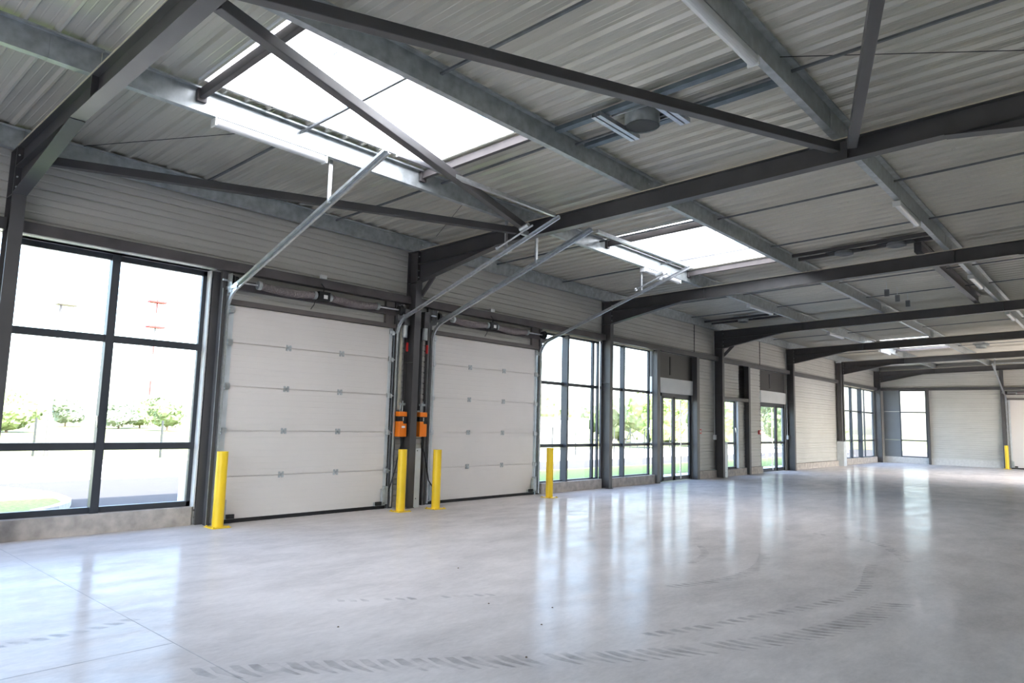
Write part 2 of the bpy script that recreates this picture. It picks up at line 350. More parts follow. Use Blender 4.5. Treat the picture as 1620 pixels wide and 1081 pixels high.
# fixing screws seen as little black tips
for i in range(520):
    x = random.choice([.6, 1.3, 3.3, 4.0, 5.4, 6.3, 8.0, 8.8]) + random.uniform(-.1, .1); y = YN + round((random.uniform(5, 28)) / .25) * .25 + .1
    if any(a < x < b and c < y < d for a, b, c, d in SKY): continue
    dm.bar((x, y, dk(x) + .045), (x, y, dk(x) + .005), .005, .005)
struct(dm.build('ceiling', DECK, origin=(0, 0, dk(0))))
struct(MB().box(-.62, -.51, YN, YE + .2, 4.55, 5.1).build('trim_4', STEEL))

LBSKY = ['large opal skylight over the left sectional door', 'opal skylight over the second sectional door', 'small-looking opal skylight far down the hall']
for (x0, x1, y0, y1), lb in zip(SKY, LBSKY):
    t = thing('skylight', ((x0 + x1) / 2, (y0 + y1) / 2, dk(x0)), lb, 'skylight', 'roof skylights')
    cb = MB(); h = .32
    for (a, b, c, d) in ((x0 - .03, x0, y0 - .03, y1 + .03), (x1, x1 + .03, y0 - .03, y1 + .03), (x0, x1, y0 - .03, y0), (x0, x1, y1, y1 + .03)):
        vs_ = [(a, c, dk(a) + .02), (b, c, dk(b) + .02), (b, d, dk(b) + .02), (a, d, dk(a) + .02), (a, c, dk(a) + h), (b, c, dk(b) + h), (b, d, dk(b) + h), (a, d, dk(a) + h)]
        cb.add(vs_, [(0, 3, 2, 1), (4, 5, 6, 7), (0, 1, 5, 4), (1, 2, 6, 5), (2, 3, 7, 6), (3, 0, 4, 7)])
    cb.build('curb', WHITE, t)
    dmh = MB(); N = 10                                            # shallow vaulted sheet
    pr = [(x0 - .03 + (x1 - x0 + .06) * i / N, .14 * math.sin(PI * i / N)) for i in range(N + 1)]
    vs_ = [(px, yy, dk(px) + h + pz + .004) for yy in (y0 - .03, y1 + .03) for px, pz in pr]
    dmh.add(vs_, [(i, i + 1, N + 2 + i, N + 1 + i) for i in range(N)], True)
    dmh.build('dome', OPAL, t)
    for fr in (.34, .72):
        yy = y0 + (y1 - y0) * fr; MB().tube([(px, yy, dk(px) + h + pz - .006) for px, pz in pr], .009, 6).build('glazing_bar', GALV, t)
    for yy in (y0 + (.06 if y0 < 0 else .13), y1 + .07):
        tb = MB(); tb.sec((2.5, yy, dk(2.5) - .065), (4.6, yy, dk(4.6) - .065), [(-.03, -.05), (.03, -.05), (.03, .05), (-.03, .05)])
        tb.box(2.455, 2.5, yy - .05, yy + .05, dk(2.5) - .15, dk(2.5) - .02)
        tb.build('trimmer', STEELW, t, bevel=.004)

# ------------------------------------------------------------------ portal frames
W = .07
def ibeam(m, pts_top, pts_bot, y, w=W, tf=.011, tw=.005):
    # flanges and web of a welded member in the plane y; pts_* are (x, z) polylines
    for pts in (pts_top, pts_bot):
        for (a, b) in zip(pts[:-1], pts[1:]):
            m.bar((a[0], y, a[1]), (b[0], y, b[1]), 2 * w, tf) if abs(a[0] - b[0]) > 1e-6 else None
    poly = [(p[0], p[1]) for p in pts_top] + [(p[0], p[1]) for p in pts_bot[::-1]]
    n = len(poly); m.add([(x, y - tw, z) for x, z in poly] + [(x, y + tw, z) for x, z in poly], [tuple(range(n)), tuple(range(n, 2 * n))[::-1]] + [(i, (i + 1) % n, n + (i + 1) % n, n + i) for i in range(n)])
for i in range(1, 8):
    y = FY[i]
    t = thing('steel_column', (-.13, y, 0), 'dark steel facade column ' + FRM[i], 'steel column', 'facade columns')
    m = MB(); top = rt(0) - .012
    m.box(-.26, -.248, y - W, y + W, 0, top); m.box(-.012, 0, y - W, y + W, 0, 4.0); m.box(-.25, -.01, y - .005, y + .005, 0, top)
    m.box(-.012, 0, y - W, y + W, 4.0, top)
    m.build('shaft', STEEL, t)
    st = MB()
    for z in (4.0, 2.55): st.box(-.25, -.012, y - W + .004, y + W - .004, z - .006, z + .006)
    st.build('stiffener', STEEL, t)
    MB().box(-.27, .01, y - W - .01, y + W + .01, 0, .012).build('base_plate', STEEL, t)
    MB().box(-.27, 0.0, y - W, y + W, top, top + .012).build('cap_plate', STEEL, t)
    # rafter with haunches
    t = thing('roof_rafter', (5.05, y, rb(5)), 'long dark steel rafter ' + (FRM[i] if i > 1 else 'crossing the top left corner').replace('far, with pale guard at its foot', 'second from the end wall').replace('in the far corner by end wall', 'just in front of the end wall'), 'steel beam', 'roof rafters')
    m = MB()
    ibeam(m, [(.004, rt(0) - .006), (10.1, rt(10.1) - .006)], [(.004, rb(0) + .006), (10.1, rb(10.1) + .006)], y)
    m.build('main_section', STEEL, t)
    h = MB(); ibeam(h, [(.012, rb(0) + .001), (1.9, rb(1.9) - .002)], [(.012, 4.01), (1.9, rb(1.9) - .001)], y); h.build('haunch', STEEL, t)
    h = MB(); ibeam(h, [(8.2, rb(8.2) - .002), (10.1, rb(10.1) + .001)], [(8.2, rb(8.2) - .001), (10.1, 4.34)], y); h.build('haunch', STEEL, t)
    e = MB(); e.box(.001, .016, y - W, y + W, 4.0, rt(0)); e.build('end_plate', STEEL, t)
    for z in (4.08, 4.2, 4.33, 4.46):
        for s in (-1, 1): MB().cyl((.016, y + s * .045, z), (.03, y + s * .045, z), .011, 6).build('bolt', GALVB, t)
    sm_ = MB(); 
    for s in (-1, 1): sm_.sec((.05, y + s * .074, rt(.05) - .002), (10, y + s * .074, rt(10) - .002), [(-.004, -.006), (.004, -.006), (.004, .006), (-.004, .006)])
    sm_.build('sealing_strip', CREAM, t)
    for x in (PX[1], PX[3] + .06):
        sp = MB(); sp.box(x - .006, x + .006, y - W + .002, y + W - .002, rb(x) + .01, rt(x) - .012); sp.build('web_stiffener', STEEL, t)
    # right hand columns
    if i in (1, 2, 3):
        struct(MB().box(10.1, 10.112, y - W, y + W, 0, rt(10.1)).box(10.33, 10.342, y - W, y + W, 0, rt(10.1)).box(10.11, 10.33, y - .005, y + .005, 0, rt(10.1)).build('trim_%d' % (4 + i), STEEL))
# flange stays (small diagonal plates)
for i, lb in ((2, 'small diagonal flange stay on the column between sectional doors'), (4, 'small diagonal flange stay right of the nearer glazed door')):
    y = FY[i] + .03
    tag(MB().bar((-.02, y + .05, 3.78), (.3, y + .05, 4.09), .03, .09).build('flange_stay', STEEL, bevel=.003), lb, 'bracket')

# ------------------------------------------------------------------ purlins
def zsec(m, x, y0, y1, g=0):
    zb = rt(x) + .004; zt_ = zb + DZ - .006; t = .004 + g; f = .075
    m.ext([(x - f - g, zb - g), (x - f - g, zb + .018), (x - f + .004, zb + .018), (x - f + .004, zb + .005), (x - t / 2, zb + .005), (x - t / 2, zt_ - 0), (x + f + g, zt_ + .001), (x + f + g, zt_ - .02), (x + f - .004, zt_ - .02), (x + f - .004, zt_ - .005), (x + t / 2, zt_ - .005), (x + t / 2, zb - g)], y0, y1, lambda a, t_: (a[0], t_, a[1]))
for i in range(7):
    for r in (0, 1, 2, 3):
        if (i == 0 and r > 1): continue
        x = PX[r]; a, b = FY[i], FY[i + 1]
        if i == 6: b = YE
        t = thing('roof_purlin', (x, (a + b) / 2, rt(x)), 'galvanised roof purlin %s, %s' % (ROW[r], BAY[i].replace(' at left edge', '').replace('in the last bay before end wall', 'beside the end wall')), 'steel beam', 'roof purlins')
        m = MB(); zsec(m, x, a + .003, b - .003); m.build('section', GALV, t)
        if i < 6:
            MB().box(x - .008, x + .008, b - .42, b - .005, rt(x) + .012, rt(x) + .205).box(x - .08, x + .006, b - .42, b - .005, rt(x) + .0015, rt(x) + .012).build('sleeve', GALV, t)
        if i:
            for zz in (.06, .16): MB().cyl((x + .003, a + .12, rt(x) + zz), (x + .02, a + .12, rt(x) + zz), .011, 6).build('bolt', GALVB, t)
# sag rods
for i in range(1, 7):
    for off, wd in ((2.1, 'nearer'), (4.3, 'farther')):
        y = FY[i] + off; pts = [(x, y, rt(x) + .17) for x in (-.06, PX[1])]; m = MB()
        for xa, xb in ((-.06, 2.44), (2.46, 4.62), (4.64, 7.19), (7.21, 10.0)):
            sh = .0 if xa < 4 else .18
            m.bar((xa, y + sh, rt(xa) + .17), (xb, y + sh, rt(xb) + .17), .03, .022)
        tag(m.build('sag_rod', RODM), '%s thin sag rod between purlins %s' % (wd, BAY[i].replace('in the last bay before end wall', 'in last bay')), 'steel rod', 'sag rods between purlins')
# wind braces (square hollow sections) in the bay over the left sectional door
zc = lambda x: RB + .02 + SL * x + .1
BR = [((.10, -5.93), (2.42, -.14), 'dark brace low on left, from left column top to middle rafter'), ((2.62, -.14), (4.55, -5.95), 'dark brace crossing under the large skylight'), ((4.8, -5.95), (7.18, -.14), 'long dark brace running across the top of the photo'), ((7.34, -.14), (9.35, -5.95), 'short-looking dark brace rising to the top right')]
for (a, b, lb) in BR:
    tag(MB().bar((a[0], a[1], zc(a[0])), (b[0], b[1], zc(b[0])), .1, .1).build('wind_brace', STEEL, bevel=.006), lb, 'steel brace')
# dark steel beam over the nearer glazed door bay
t = thing('steel_beam', (6.75, 9.2, rt(6.75)), 'dark steel beam resting on two rafters, deep in the roof', 'steel beam')
m = MB(); m.box(6.69, 6.81, 5.95, 12.6, rt(6.7) + .002, rt(6.7) + .014); m.box(6.745, 6.753, 5.95, 12.6, rt(6.7) + .01, rt(6.7) + .22); m.box(6.69, 6.81, 5.95, 12.6, rt(6.7) + .22, rt(6.7) + .232); m.build('section', STEEL, t)
m = MB(); m.box(6.69, 6.81, 5.94, 5.95, rt(6.7), rt(6.7) + .232); m.build('end_plate', STEEL, t)

# ------------------------------------------------------------------ roof vents and their carriers
def vent(x, y, lb, r=.17, dark=False):
    z = dk(x); t = thing('roof_vent', (x, y, z - .2), lb, 'vent pipe')
    n = 24; m = MB(); m.cyl((x, y, z - .2), (x, y, z + .06), r, n, cap=False); m.cyl((x, y, z - .2), (x, y, z + .06), r - .012, n, cap=False)
    m.build('duct', GALV, t); MB().cyl((x, y, z - .19), (x, y, z - .18), r - .012, n).build('damper', BLACK, t)
    b = MB(); b.box(x - r - .07, x + r + .07, y - r - .02, y - r + .0, z - .09, z - .01); b.box(x - r - .07, x + r + .07, y + r, y + r + .02, z - .09, z - .01); b.build('mounting_strap', GALV, t); return t
def csec(m, p, q, w=.09, h=.05):
    m.sec(p, q, [(-w / 2, -h / 2), (-w / 2, h / 2), (-w / 2 + .004, h / 2), (-w / 2 + .004, -h / 2 + .004), (w / 2 - .004, -h / 2 + .004), (w / 2 - .004, h / 2), (w / 2, h / 2), (w / 2, -h / 2)])
vent(5.65, -1.74, 'round galvanised vent duct hanging near the top centre', .19)
t = thing('vent_carrier', (5.9, -1.7, dk(5.9) - .1), 'galvanised channel frame around the top centre vent duct', 'frame')
for yy in (-2.03, -1.45):
    m = MB(); csec(m, (4.7, yy, dk(4.7) - .06), (7.19, yy, dk(7.2) - .06)); m.build('channel', CHAN, t)
for xx in (5.33, 5.97):
    m = MB(); csec(m, (xx - .035, -2.16, dk(xx) - .115), (xx - .035, -1.36, dk(xx) - .115), .05, .05); csec(m, (xx + .035, -2.16, dk(xx) - .115), (xx + .035, -1.36, dk(xx) - .115), .05, .05); m.build('cross_channel', GALVB, t)
t = thing('vent_carrier', (6, 5.4, dk(6) - .1), 'pair of dark rails carrying two grey domed caps', 'frame')
for yy in (5.72, 5.38):
    m = MB(); csec(m, (4.72, yy, dk(4.7) - .08), (7.19, yy, dk(7.2) - .08), .07, .06); m.build('rail', STEEL, t)
for k, (xx, lb) in enumerate(((5.62, 'grey domed cap on dark rails, left of the pair'), (6.5, 'grey domed cap on dark rails, right of the pair'))):
    z = dk(xx); m = MB(); m.cyl((xx, 5.52, z - .12), (xx, 5.52, z - .17), .16, 24, .16, False); m.cyl((xx, 5.52, z - .17), (xx, 5.52, z - .19), .16, 24, .1); cp = m.build('vent_cap', RODM, t); cp['label'] = lb
    MB().box(xx - .3, xx + .3, 5.42, 5.62, z - .125, z - .11).build('bracket', BLACK, cp)
vent(1.05, 11.6, 'small dark vent duct near the eave, over nearer glazed door', .15)
t = thing('vent_carrier', (1, 11.6, dk(1) - .1), 'dark rails carrying the vent duct near the eave', 'frame')
for yy in (11.36, 11.84):
    m = MB(); csec(m, (-.05, yy, dk(0) - .1), (2.44, yy, dk(2.44) - .1), .06, .06); m.build('rail', STEEL, t)
vent(5.35, 23.3, 'tiny far vent duct beside the farthest skylight', .17)
# three small hanging grey boxes
for (x, y, lb) in ((5.38, 9.55, 'small grey box hanging from roof, nearest of three'), (5.41, 10.4, 'small grey box hanging from roof, middle of three'), (5.44, 11.3, 'small grey box hanging from roof, farthest of three')):
    t = thing('hanging_box', (x, y, 4.60), lb, 'junction box', 'hanging grey boxes')
    MB().box(x - .05, x + .05, y - .02, y + .02, 4.66, 4.82).build('box', RODM, t, bevel=.004); MB().cyl((x, y, 4.8), (x, y, dk(x) + .04), .006, 6).build('drop_rod', GALVB, t)

# ------------------------------------------------------------------ strip lights
for (r, y0, y1, lb) in [(1, -4.97, -3.6, 'long white strip light beneath the large skylight'), (1, 3.66, 5.16, 'white strip light under the second skylight'), (3, -3.9, -2.36, 'white strip light at the top right of the photo'),
                        (3, 2.62, 3.9, 'white strip light on third purlin row over second sectional door'), (1, 8.77, 10.26, 'white strip light over the nearer glazed door, close to eave'), (3, 8.65, 10.05, 'white strip light on third purlin row over nearer glazed door'),
                        (1, 14.95, 16.4, 'white strip light over farther glazed door, close to the eave'), (3, 14.2, 15.6, 'white strip light on third purlin row over farther glazed door'), (1, 21.0, 22.4, 'far white strip light beside the farthest skylight')]:
    x = PX[r] - .045; z = rt(x) + .002
    t = thing('strip_light', (x, (y0 + y1) / 2, z), lb, 'strip light', 'ceiling strip lights')
    pr = [(.05 * math.cos(a), -.045 + .04 * math.sin(a)) for a in [PI + PI * k / 8 for k in range(9)]] + [(.05, -.012), (-.05, -.012)]
    MB().ext(pr, y0 + .02, y1 - .02, lambda a, t_: (x + a[0], t_, z + a[1])).build('diffuser', DIFF, t)
    for e in (y0, y1 - .02): MB().box(x - .053, x + .053, e, e + .02, z - .088, z - .004).build('end_cap', WHITE, t)
    MB().box(x - .035, x + .035, y0 + .04, y1 - .04, z - .008, z).build('mounting_tray', GALVB, t)

# ------------------------------------------------------------------ windows
def window(num, x, y0, y1, z0, z1, mull, trans, handle=None, fw=.055, th=.035):
    root = sroot('window_%d' % num, (x, (y0 + y1) / 2, z0)); f = MB()
    f.box(x - .03, x + .03, y0, y1, z1 - fw, z1); f.box(x - .03, x + .03, y0, y1, z0, z0 + fw); f.box(x - .03, x + .03, y0, y0 + fw, z0, z1); f.box(x - .03, x + .03, y1 - fw, y1, z0, z1)
    f.build('window_frame', FRAME, root, bevel=.004)
    for (ym, dp, wd) in mull: MB().box(x - .04, x + dp, ym - wd / 2, ym + wd / 2, z0 - .03, z1 + .0).build('mullion', FRAME, root, bevel=.003)
    for zt in trans:
        MB().box(x - .032, x + .034, y0, y1, zt - th, zt + th).build('transom', FRAME, root, bevel=.003)
    MB().box(x - .004, x + .004, y0 + .03, y1 - .03, z0 + .03, z1 - .03).build('window_pane', GLASS, root)
    if handle:
        hb = MB(); hy, hz = handle; hx = x + .05; hb.box(x + .03, hx + .012, hy - .012, hy + .012, hz - .03, hz + .03); hb.box(hx, hx + .015, hy - .01, hy + .01, hz - .12, hz + .01); hb.build('window_handle', SILVER, root)
    return root
T = (1.03, 2.44)
window(1, -.5, FY[1] + .05, -3.6, .25, 3.6, [(-4.84, .07, .10)], (1.09, 2.485), (-4.89, 1.45), .075, .047)
window(2, -.36, FY[0] + .1, FY[1] - .1, .25, 3.58, [(-9.1, .07, .07), (-7.6, .05, .06)], T)
window(3, -.36, 3.84, FY[3] - .05, .2, 3.58, [(4.78, .14, .06), (5.95, .03, .06)], T, (4.83, 1.42))
window(4, -.36, FY[3] + .05, 8.62, .2, 3.6, [(7.25, .09, .06)], T, (8.59, 1.45))
window(5, -.38, 13.1, 14.15, .22, 2.42, [], (1.03,), (14.12, 1.5))
window(6, -.36, FY[6] + .05, FY[7] - .05, .26, 3.58, [(26.8, .08, .09), (28.1, .16, .07), (29.1, .02, .03)], (1.08, 2.45), (26.8, 1.5))
# reveals of the windows (pale flashing around the openings)
rv = MB(); rv.box(-.5, -.36, -3.62, -3.6, .25, 3.6); rv.box(-.5, -.2, FY[1] + .08, -3.6, 3.6, 3.61)
struct(rv.build('trim_1', WHITE))
struct(MB().box(-.37, -.26, 14.16, 14.2, .22, 2.42).box(-.37, -.26, 13.1, 14.2, 2.42, 2.44).box(-.38, -.2, 13.1, 14.25, .2, .225).build('trim_2', WHITE))
struct(MB().box(-.34, -.25, 3.85, FY[3] - .1, 3.57, 3.6).box(-.34, -.25, FY[3] + .08, 8.7, 3.58, 3.6).box(-.34, -.25, FY[6] + .1, FY[7] - .1, 3.57, 3.6).build('trim_3', CREAM))
# end wall window and grey panel
root = sroot('window_7', (1.35, YE, .31)); y = YE
f = MB(); f.box(.76, 1.98, y - .03, y + .03, .31, .36); f.box(.76, 1.98, y - .03, y + .03, 3.56, 3.62); f.box(.76, .81, y - .03, y + .03, .31, 3.62); f.box(1.9, 1.98, y - .05, y + .03, .31, 3.62); f.build('window_frame', FRAME, root)
for zt in (1.13, 2.52): MB().box(.76, 1.95, y - .03, y + .03, zt - .03, zt + .03).build('transom', FRAME, root)
MB().box(.78, 1.93, y - .004, y + .004, .33, 3.6).build('window_pane', GLASS, root)
t = thing('infill_panel', (.4, YE, .31), 'plain grey infill panel between far corner column and end window', 'wall panel')
for z0, z1 in ((.31, 1.14), (1.15, 2.55), (2.56, 3.6)): MB().box(.035, .76, YE - .02, YE + .02, z0 - .006, z1).box(.035, .76, YE - .025, YE - .0, z0 + .02, z1 - .02).build('sheet', GREYP, t)
tag(MB().box(1.98, 2.07, YE - .16, YE - .02, .0, 3.64).build('wall_post', STEEL, bevel=.004), 'slim dark post at right edge of the end wall window', 'steel post')
# near wall glazing frames
root = sroot('window_8', (5, YN, 0)); f = MB()
for xx in (1.02, 2.7, 4.4, 6.1, 7.8, 9.55): f.box(xx - .04, xx + .04, YN - .1, YN - .02, 0, 3.7)
for zz in (.03, 1.0, 2.4, 3.67): f.box(1, 9.6, YN - .1, YN - .02, zz - .03, zz + .03)
f.build('window_frame', FRAME, root)

# ------------------------------------------------------------------ facade posts
def post(x0, x1, y0, y1, z1, lb, m=STEEL, z0=0): return tag(MB().box(x0, x1, y0, y1, z0, z1).build('wall_post', m, bevel=.005), lb, 'steel post')
post(-.5, -.36, -3.58, -3.42, 3.62, 'dark steel post between leftmost window and left sectional door')
post(-.3, -.13, 8.68, 8.84, 3.6, 'steel post left of the nearer glazed door')
post(-.3, -.13, 11.0, 11.16, 3.6, 'steel post right of the nearer glazed door')
post(-.3, -.12, 14.72, 14.86, 3.6, 'steel post between narrow window and farther glazed door')
post(-.27, -.16, 18.95, 19.08, 3.55, 'bluish steel post left of the blank panelled wall', GALV, .24)
post(4.98, 5.12, YE - .18, YE - .04, 4.68, 'dark post on the end wall beside its sectional door')

# ------------------------------------------------------------------ glazed doors with white header boxes
def glazed(num, y0, y1, parts, bar_y, slot, side):
    x = -.36; root = sroot('door_%d' % num, (x, (y0 + y1) / 2, 0)); f = MB()
    f.box(x - .04, x + .04, y0, y1, 2.37, 2.46); f.box(x - .04, x + .04, y0, y0 + .06, 0, 2.46); f.box(x - .04, x + .04, y1 - .07, y1, 0, 2.46); f.build('door_frame', FRAME, root, bevel=.004)
    for (a, b) in parts:
        lf = MB(); lf.box(x - .025, x + .03, a, b, 0.01, .13); lf.box(x - .025, x + .03, a, b, 2.31, 2.37); lf.box(x - .025, x + .03, a, b, 1.0, 1.07)
        lf.box(x - .025, x + .03, a, a + .07, .01, 2.37); lf.box(x - .025, x + .03, b - .07, b, .01, 2.37)
        L_ = lf.build('door_leaf', FRAME, root, bevel=.003)
        MB().box(x - .004, x + .004, a + .05, b - .05, .1, 2.34).build('door_pane', GLASS, L_)
    hb = MB(); hb.cyl((x + .1, bar_y, .06), (x + .1, bar_y, 2.28), .02, 12)
    for z in (.25, 1.2, 2.1): hb.cyl((x + .02, bar_y, z), (x + .1, bar_y, z), .01, 8)
    hb.build('pull_bar', SILVER, root)
    MB().box(x - .06, -.27, y0 - (.0 if not side else side), y1, 2.46, 2.88).build('header_panel', WHITE, root, bevel=.004)
    p = MB(); p.box(x - .06, -.31, y0 - (.0 if not side else side), y1, 2.88, 3.6); p.build('transom_panel', DARKP, root)
    MB().box(-.31, -.295, slot - .03, slot + .03, 2.98, 3.5).build('slot', BLACK, root)
    return root
d1 = glazed(1, 9.22, 11.02, [(9.3, 9.97), (9.98, 10.96)], 10.22, 9.7, .5)
lf = MB(); lf.box(-.385, -.335, 8.7, 9.22, 0, .06); lf.box(-.385, -.335, 8.7, 9.22, 2.4, 2.46); lf.box(-.385, -.335, 8.7, 9.22, 1.0, 1.06); lf.build('sidelight_frame', FRAME, d1)
MB().box(-.364, -.356, 8.7, 9.22, .03, 2.44).build('sidelight_pane', GLASS, d1)
glazed(2, 16.1, 18.5, [(16.16, 17.62), (17.66, 18.43)], 17.05, 17.0, None)

# ------------------------------------------------------------------ red call points, conduits, guard plates
for y, lb in ((11.4, 'red call point box right of the nearer glazed door'), (15.9, 'red call point box left of the farther glazed door')):
    t = thing('call_point', (XC, y, 1.32), lb, 'alarm call point')
    MB().box(XC - .01, XC + .05, y - .07, y + .07, 1.33, 1.47).build('housing', RED, t, bevel=.008); MB().box(XC + .05, XC + .054, y - .035, y + .035, 1.365, 1.435).build('push_plate', LABEL, t)
for y, lb in ((FY[4] - .12, 'thin white conduit left of column by nearer glazed door'), (FY[5] - .12, 'thin white conduit left of column by farther glazed door')):
    t = thing('cable_conduit', (-.24, y, 1.2), lb, 'conduit')
    MB().cyl((-.25, y, 1.3), (-.25, y, 4.4), .011, 8).build('tube', WHITE, t); MB().box(-.28, -.2, y - .045, y + .045, 1.15, 1.3).build('switch_box', WHITE, t, bevel=.006)
def guard(y0, y1, z, lb):
    m = MB(); m.box(-.006, .0, y0, y1, 0, z); m.box(-.2, 0, y1 - .006, y1, 0, z)
    t = thing('guard_plate', (0, y0, 0), lb, 'guard plate'); m.build('sheet', PLATE, t); b = MB()
    for zz in (.16, z - .04): b.cyl((0, y0 + .04, zz), (.006, y0 + .04, zz), .01, 6)
    b.build('screw', BLACK, t)
guard(FY[2] + .072, FY[2] + .2, 1.03, 'pale sheet guard beside the column between sectional doors')
guard(FY[4] + .072, FY[4] + .26, 1.07, 'pale sheet guard beside column right of nearer glazed door')
m = MB(); m.box(-.2, .0, FY[6] - .6, FY[6] - .594, 0, 1.07)
t = thing('guard_plate', (-.1, FY[6] - .1, 0), 'wide pale sheet guard around the far column foot', 'guard plate')
MB().box(-.27, .02, FY[6] - .30, FY[6] + .09, 0, 1.06).build('sheet', PLATE, t, bevel=.006)
tag(MB().box(-.2, -.03, FY[6] - .28, FY[6] - .1, 1.06, 4.5).build('downpipe_casing', STEEL, bevel=.006), 'dark boxed casing standing above the far pale guard', 'pipe casing')
tag(MB().box(-.22, -.02, FY[6] - .36, FY[6] - .16, 4.505, 4.6).build('junction_box', PLATE, bevel=.008), 'pale box at the head of the far column', 'junction box')

# ------------------------------------------------------------------ sectional doors
def sect_door(y0, y1, label, mir=None, box_side=None, drop=True, spans=None):
    # facade door in the plane x; y0..y1 clear width, everything in metres
    xp = -.25; H = 3.13; ph = H / 5 - .0
    T_ = (mir or (lambda p: p))
    class B(MB):
        def build(s, name, m, parent=None, **k):
            s.v = [T_(v) for v in s.v]; return MB.build(s, name, m, parent, **k)
    base = T_((xp, (y0 + y1) / 2, 0))
    t = thing('sectional_door', base, label, 'sectional door', 'white sectional doors')
    zs = [0.05, .655, 1.31, 1.95, 2.585, 3.13]
    for k in range(5):
        m = B(); a, b = zs[k], zs[k + 1]; p = [(0, a + .006)]
        nr = 7
        for j in range(1, nr):
            zz = a + (b - a) * j / nr; p += [(0, zz - .006), (.0011, zz), (0, zz + .006)]
        p.append((0, b - .006)); m.ext(p, y0, y1, lambda q, tt: (xp - q[0], tt, q[1]), closed=False); m.box(xp - .045, xp - .018, y0, y1, a, b); m.box(xp - .02, xp - .003, y0, y1, a + .006, b - .006)
        m.build('door_section', PANEL, t)
    B().box(xp - .04, xp + .004, y0, y1, .0, .055).build('bottom_seal', BLACK, t)
    # hinges
    for z in zs[1:5]:
        for fr in (.33, .655):
            yy = y0 + (y1 - y0) * fr; h = B()
            for s in (-1, 1): h.box(xp, xp + .008, yy - .045, yy - .012, z + s * .004, z + s * .045); h.box(xp, xp + .008, yy + .012, yy + .045, z + s * .004, z + s * .045)
            h.box(xp, xp + .012, yy - .015, yy + .015, z - .025, z + .025); h.build('hinge', GALV, t)
    # end stiles, roller brackets
    for s, ye in ((1, y0), (-1, y1)):
        B().box(xp, xp + .004, ye, ye + s * .07, .05, H).build('edge_strip', PLATE, t)
        for z in zs[1:5] + [zs[5] - .07]:
            r = B(); r.box(xp + .004, xp + .03, ye + s * .005, ye + s * .075, z - .04, z + .04); r.box(xp + .012, xp + .055, ye - s * .01, ye + s * .045, z - .05, z + .02)
            r.cyl((xp + .04, ye - s * .045, z - .01), (xp + .04, ye + s * .05, z - .01), .012, 8); r.build('roller_bracket', GALVB, t)
        r = B(); r.box(xp + .004, xp + .07, ye - s * .0, ye + s * .07, .08, .38); r.box(xp + .02, xp + .085, ye + s * .07, ye + s * .12, .12, .34)
        r.box(xp + .01, xp + .05, ye + s * .07, ye + s * .26, .06, .12); r.build('bottom_bracket', GALV, t)
        B().box(xp + .05, xp + .09, ye + s * .14, ye + s * .25, .07, .13).build('locking_block', BLACK, t)
        # vertical angle, track, curve, inclined track
        yt = ye - s * .06
        B().box(xp - .03, xp + .0, yt - s * .07, yt + s * .03, 0, 3.3).box(xp - .03, xp + .04, yt - s * .075, yt - s * .07, 0, 3.35).build('guide_angle', GALV, t)
        x0 = xp + .05; R = .38; an = math.atan(.355); pts = [(x0, yt, .03), (x0, yt, 2.98)]
        for q in range(1, 9):
            th = (PI / 2 - an) * q / 8; pts.append((x0 + R * (1 - math.cos(th)), yt, 2.98 + R * math.sin(th)))
        ex, ez = pts[-1][0], pts[-1][2]; Lr = 3.40 - ex; pts.append((ex + Lr, yt, ez + Lr * .355)); tip = pts[-1]
        tr = B(); hw = .028
        for a, b in zip(pts[:-1], pts[1:]):
            va, vb = Vector(a), Vector(b); d = (vb - va).normalized(); nn = Vector((d.z, 0, -d.x))
            # C section opening towards the door
            for o1, o2, ww, hh in ((-s * .012, 0, .004, 2 * hw), ):
                tr.bar(va + Vector((0, o1, 0)), vb + Vector((0, o1, 0)), .004, 2 * hw, nn)
            tr.bar(va + nn * hw, vb + nn * hw, .03, .004, nn); tr.bar(va - nn * hw, vb - nn * hw, .03, .004, nn)
        tr.build('track', GALVB, t)
        B().bar((ex + .1, yt - s * .035, ez + .1 * .355 + .015), (tip[0] - .02, yt - s * .035, tip[2] + .015), .035, .035).build('track_angle', GALV, t)
        # slotted corner bracket
        B().box(x0 - .04, ex + .05, yt - s * .03, yt - s * .024, 3.33, 3.38).bar((ex - .05, yt - s * .03, 3.36), (ex + .25, yt - s * .03, ez + .11), .006, .06).build('corner_bracket', GALVB, t)
        # hanger to the purlin, buffer
        hx = 2.33; hz = ez + (hx - ex) * .355; hg = B(); hg.bar((hx, yt - s * .05, hz - .02), (hx, yt - s * .05, rt(hx) + .2), .05, .004, (1, 0, 0)); hg.bar((hx - .025, yt - s * .05, hz - .02), (hx - .025, yt - s * .05, rt(hx) + .2), .004, .04, (1, 0, 0)); hg.build('track_hanger', GALVB, t)
        bf = B(); bx = 2.75; bz = ez + (bx - ex) * .355
        if s == -1:
            bf.cyl((bx - .45, yt + s * .12, bz - .1), (bx + .25, yt + s * .12, bz + .145), .014, 8); bf.cyl((bx - .47, yt + s * .12, bz - .107), (bx - .44, yt + s * .12, bz - .096), .03, 10); bf.bar((bx + .05, yt + s * .13, bz + .07), (bx + .05, yt - s * .0, bz + .07), .05, .07); bf.cyl((bx + .0, yt + s * .11, bz + .12), (bx + .16, yt + s * .11, bz + .17), .04, 10)
            bf.build('spring_buffer', GALVB, t)
        tips = tip if s == 1 else tip
        # shaft end bearing plate and cable drum
        B().box(-.2, -.06, yt - s * .02, yt - s * .015, 3.28, 3.56).build('bearing_plate', GALVB, t)
        dr = B(); dr.cyl((-.1, yt + s * .0, 3.45), (-.1, yt + s * .07, 3.45), .075, 18); dr.cyl((-.1, yt + s * .0, 3.45), (-.1, yt + s * .01, 3.45), .09, 18); dr.build('cable_drum', BLACK, t)
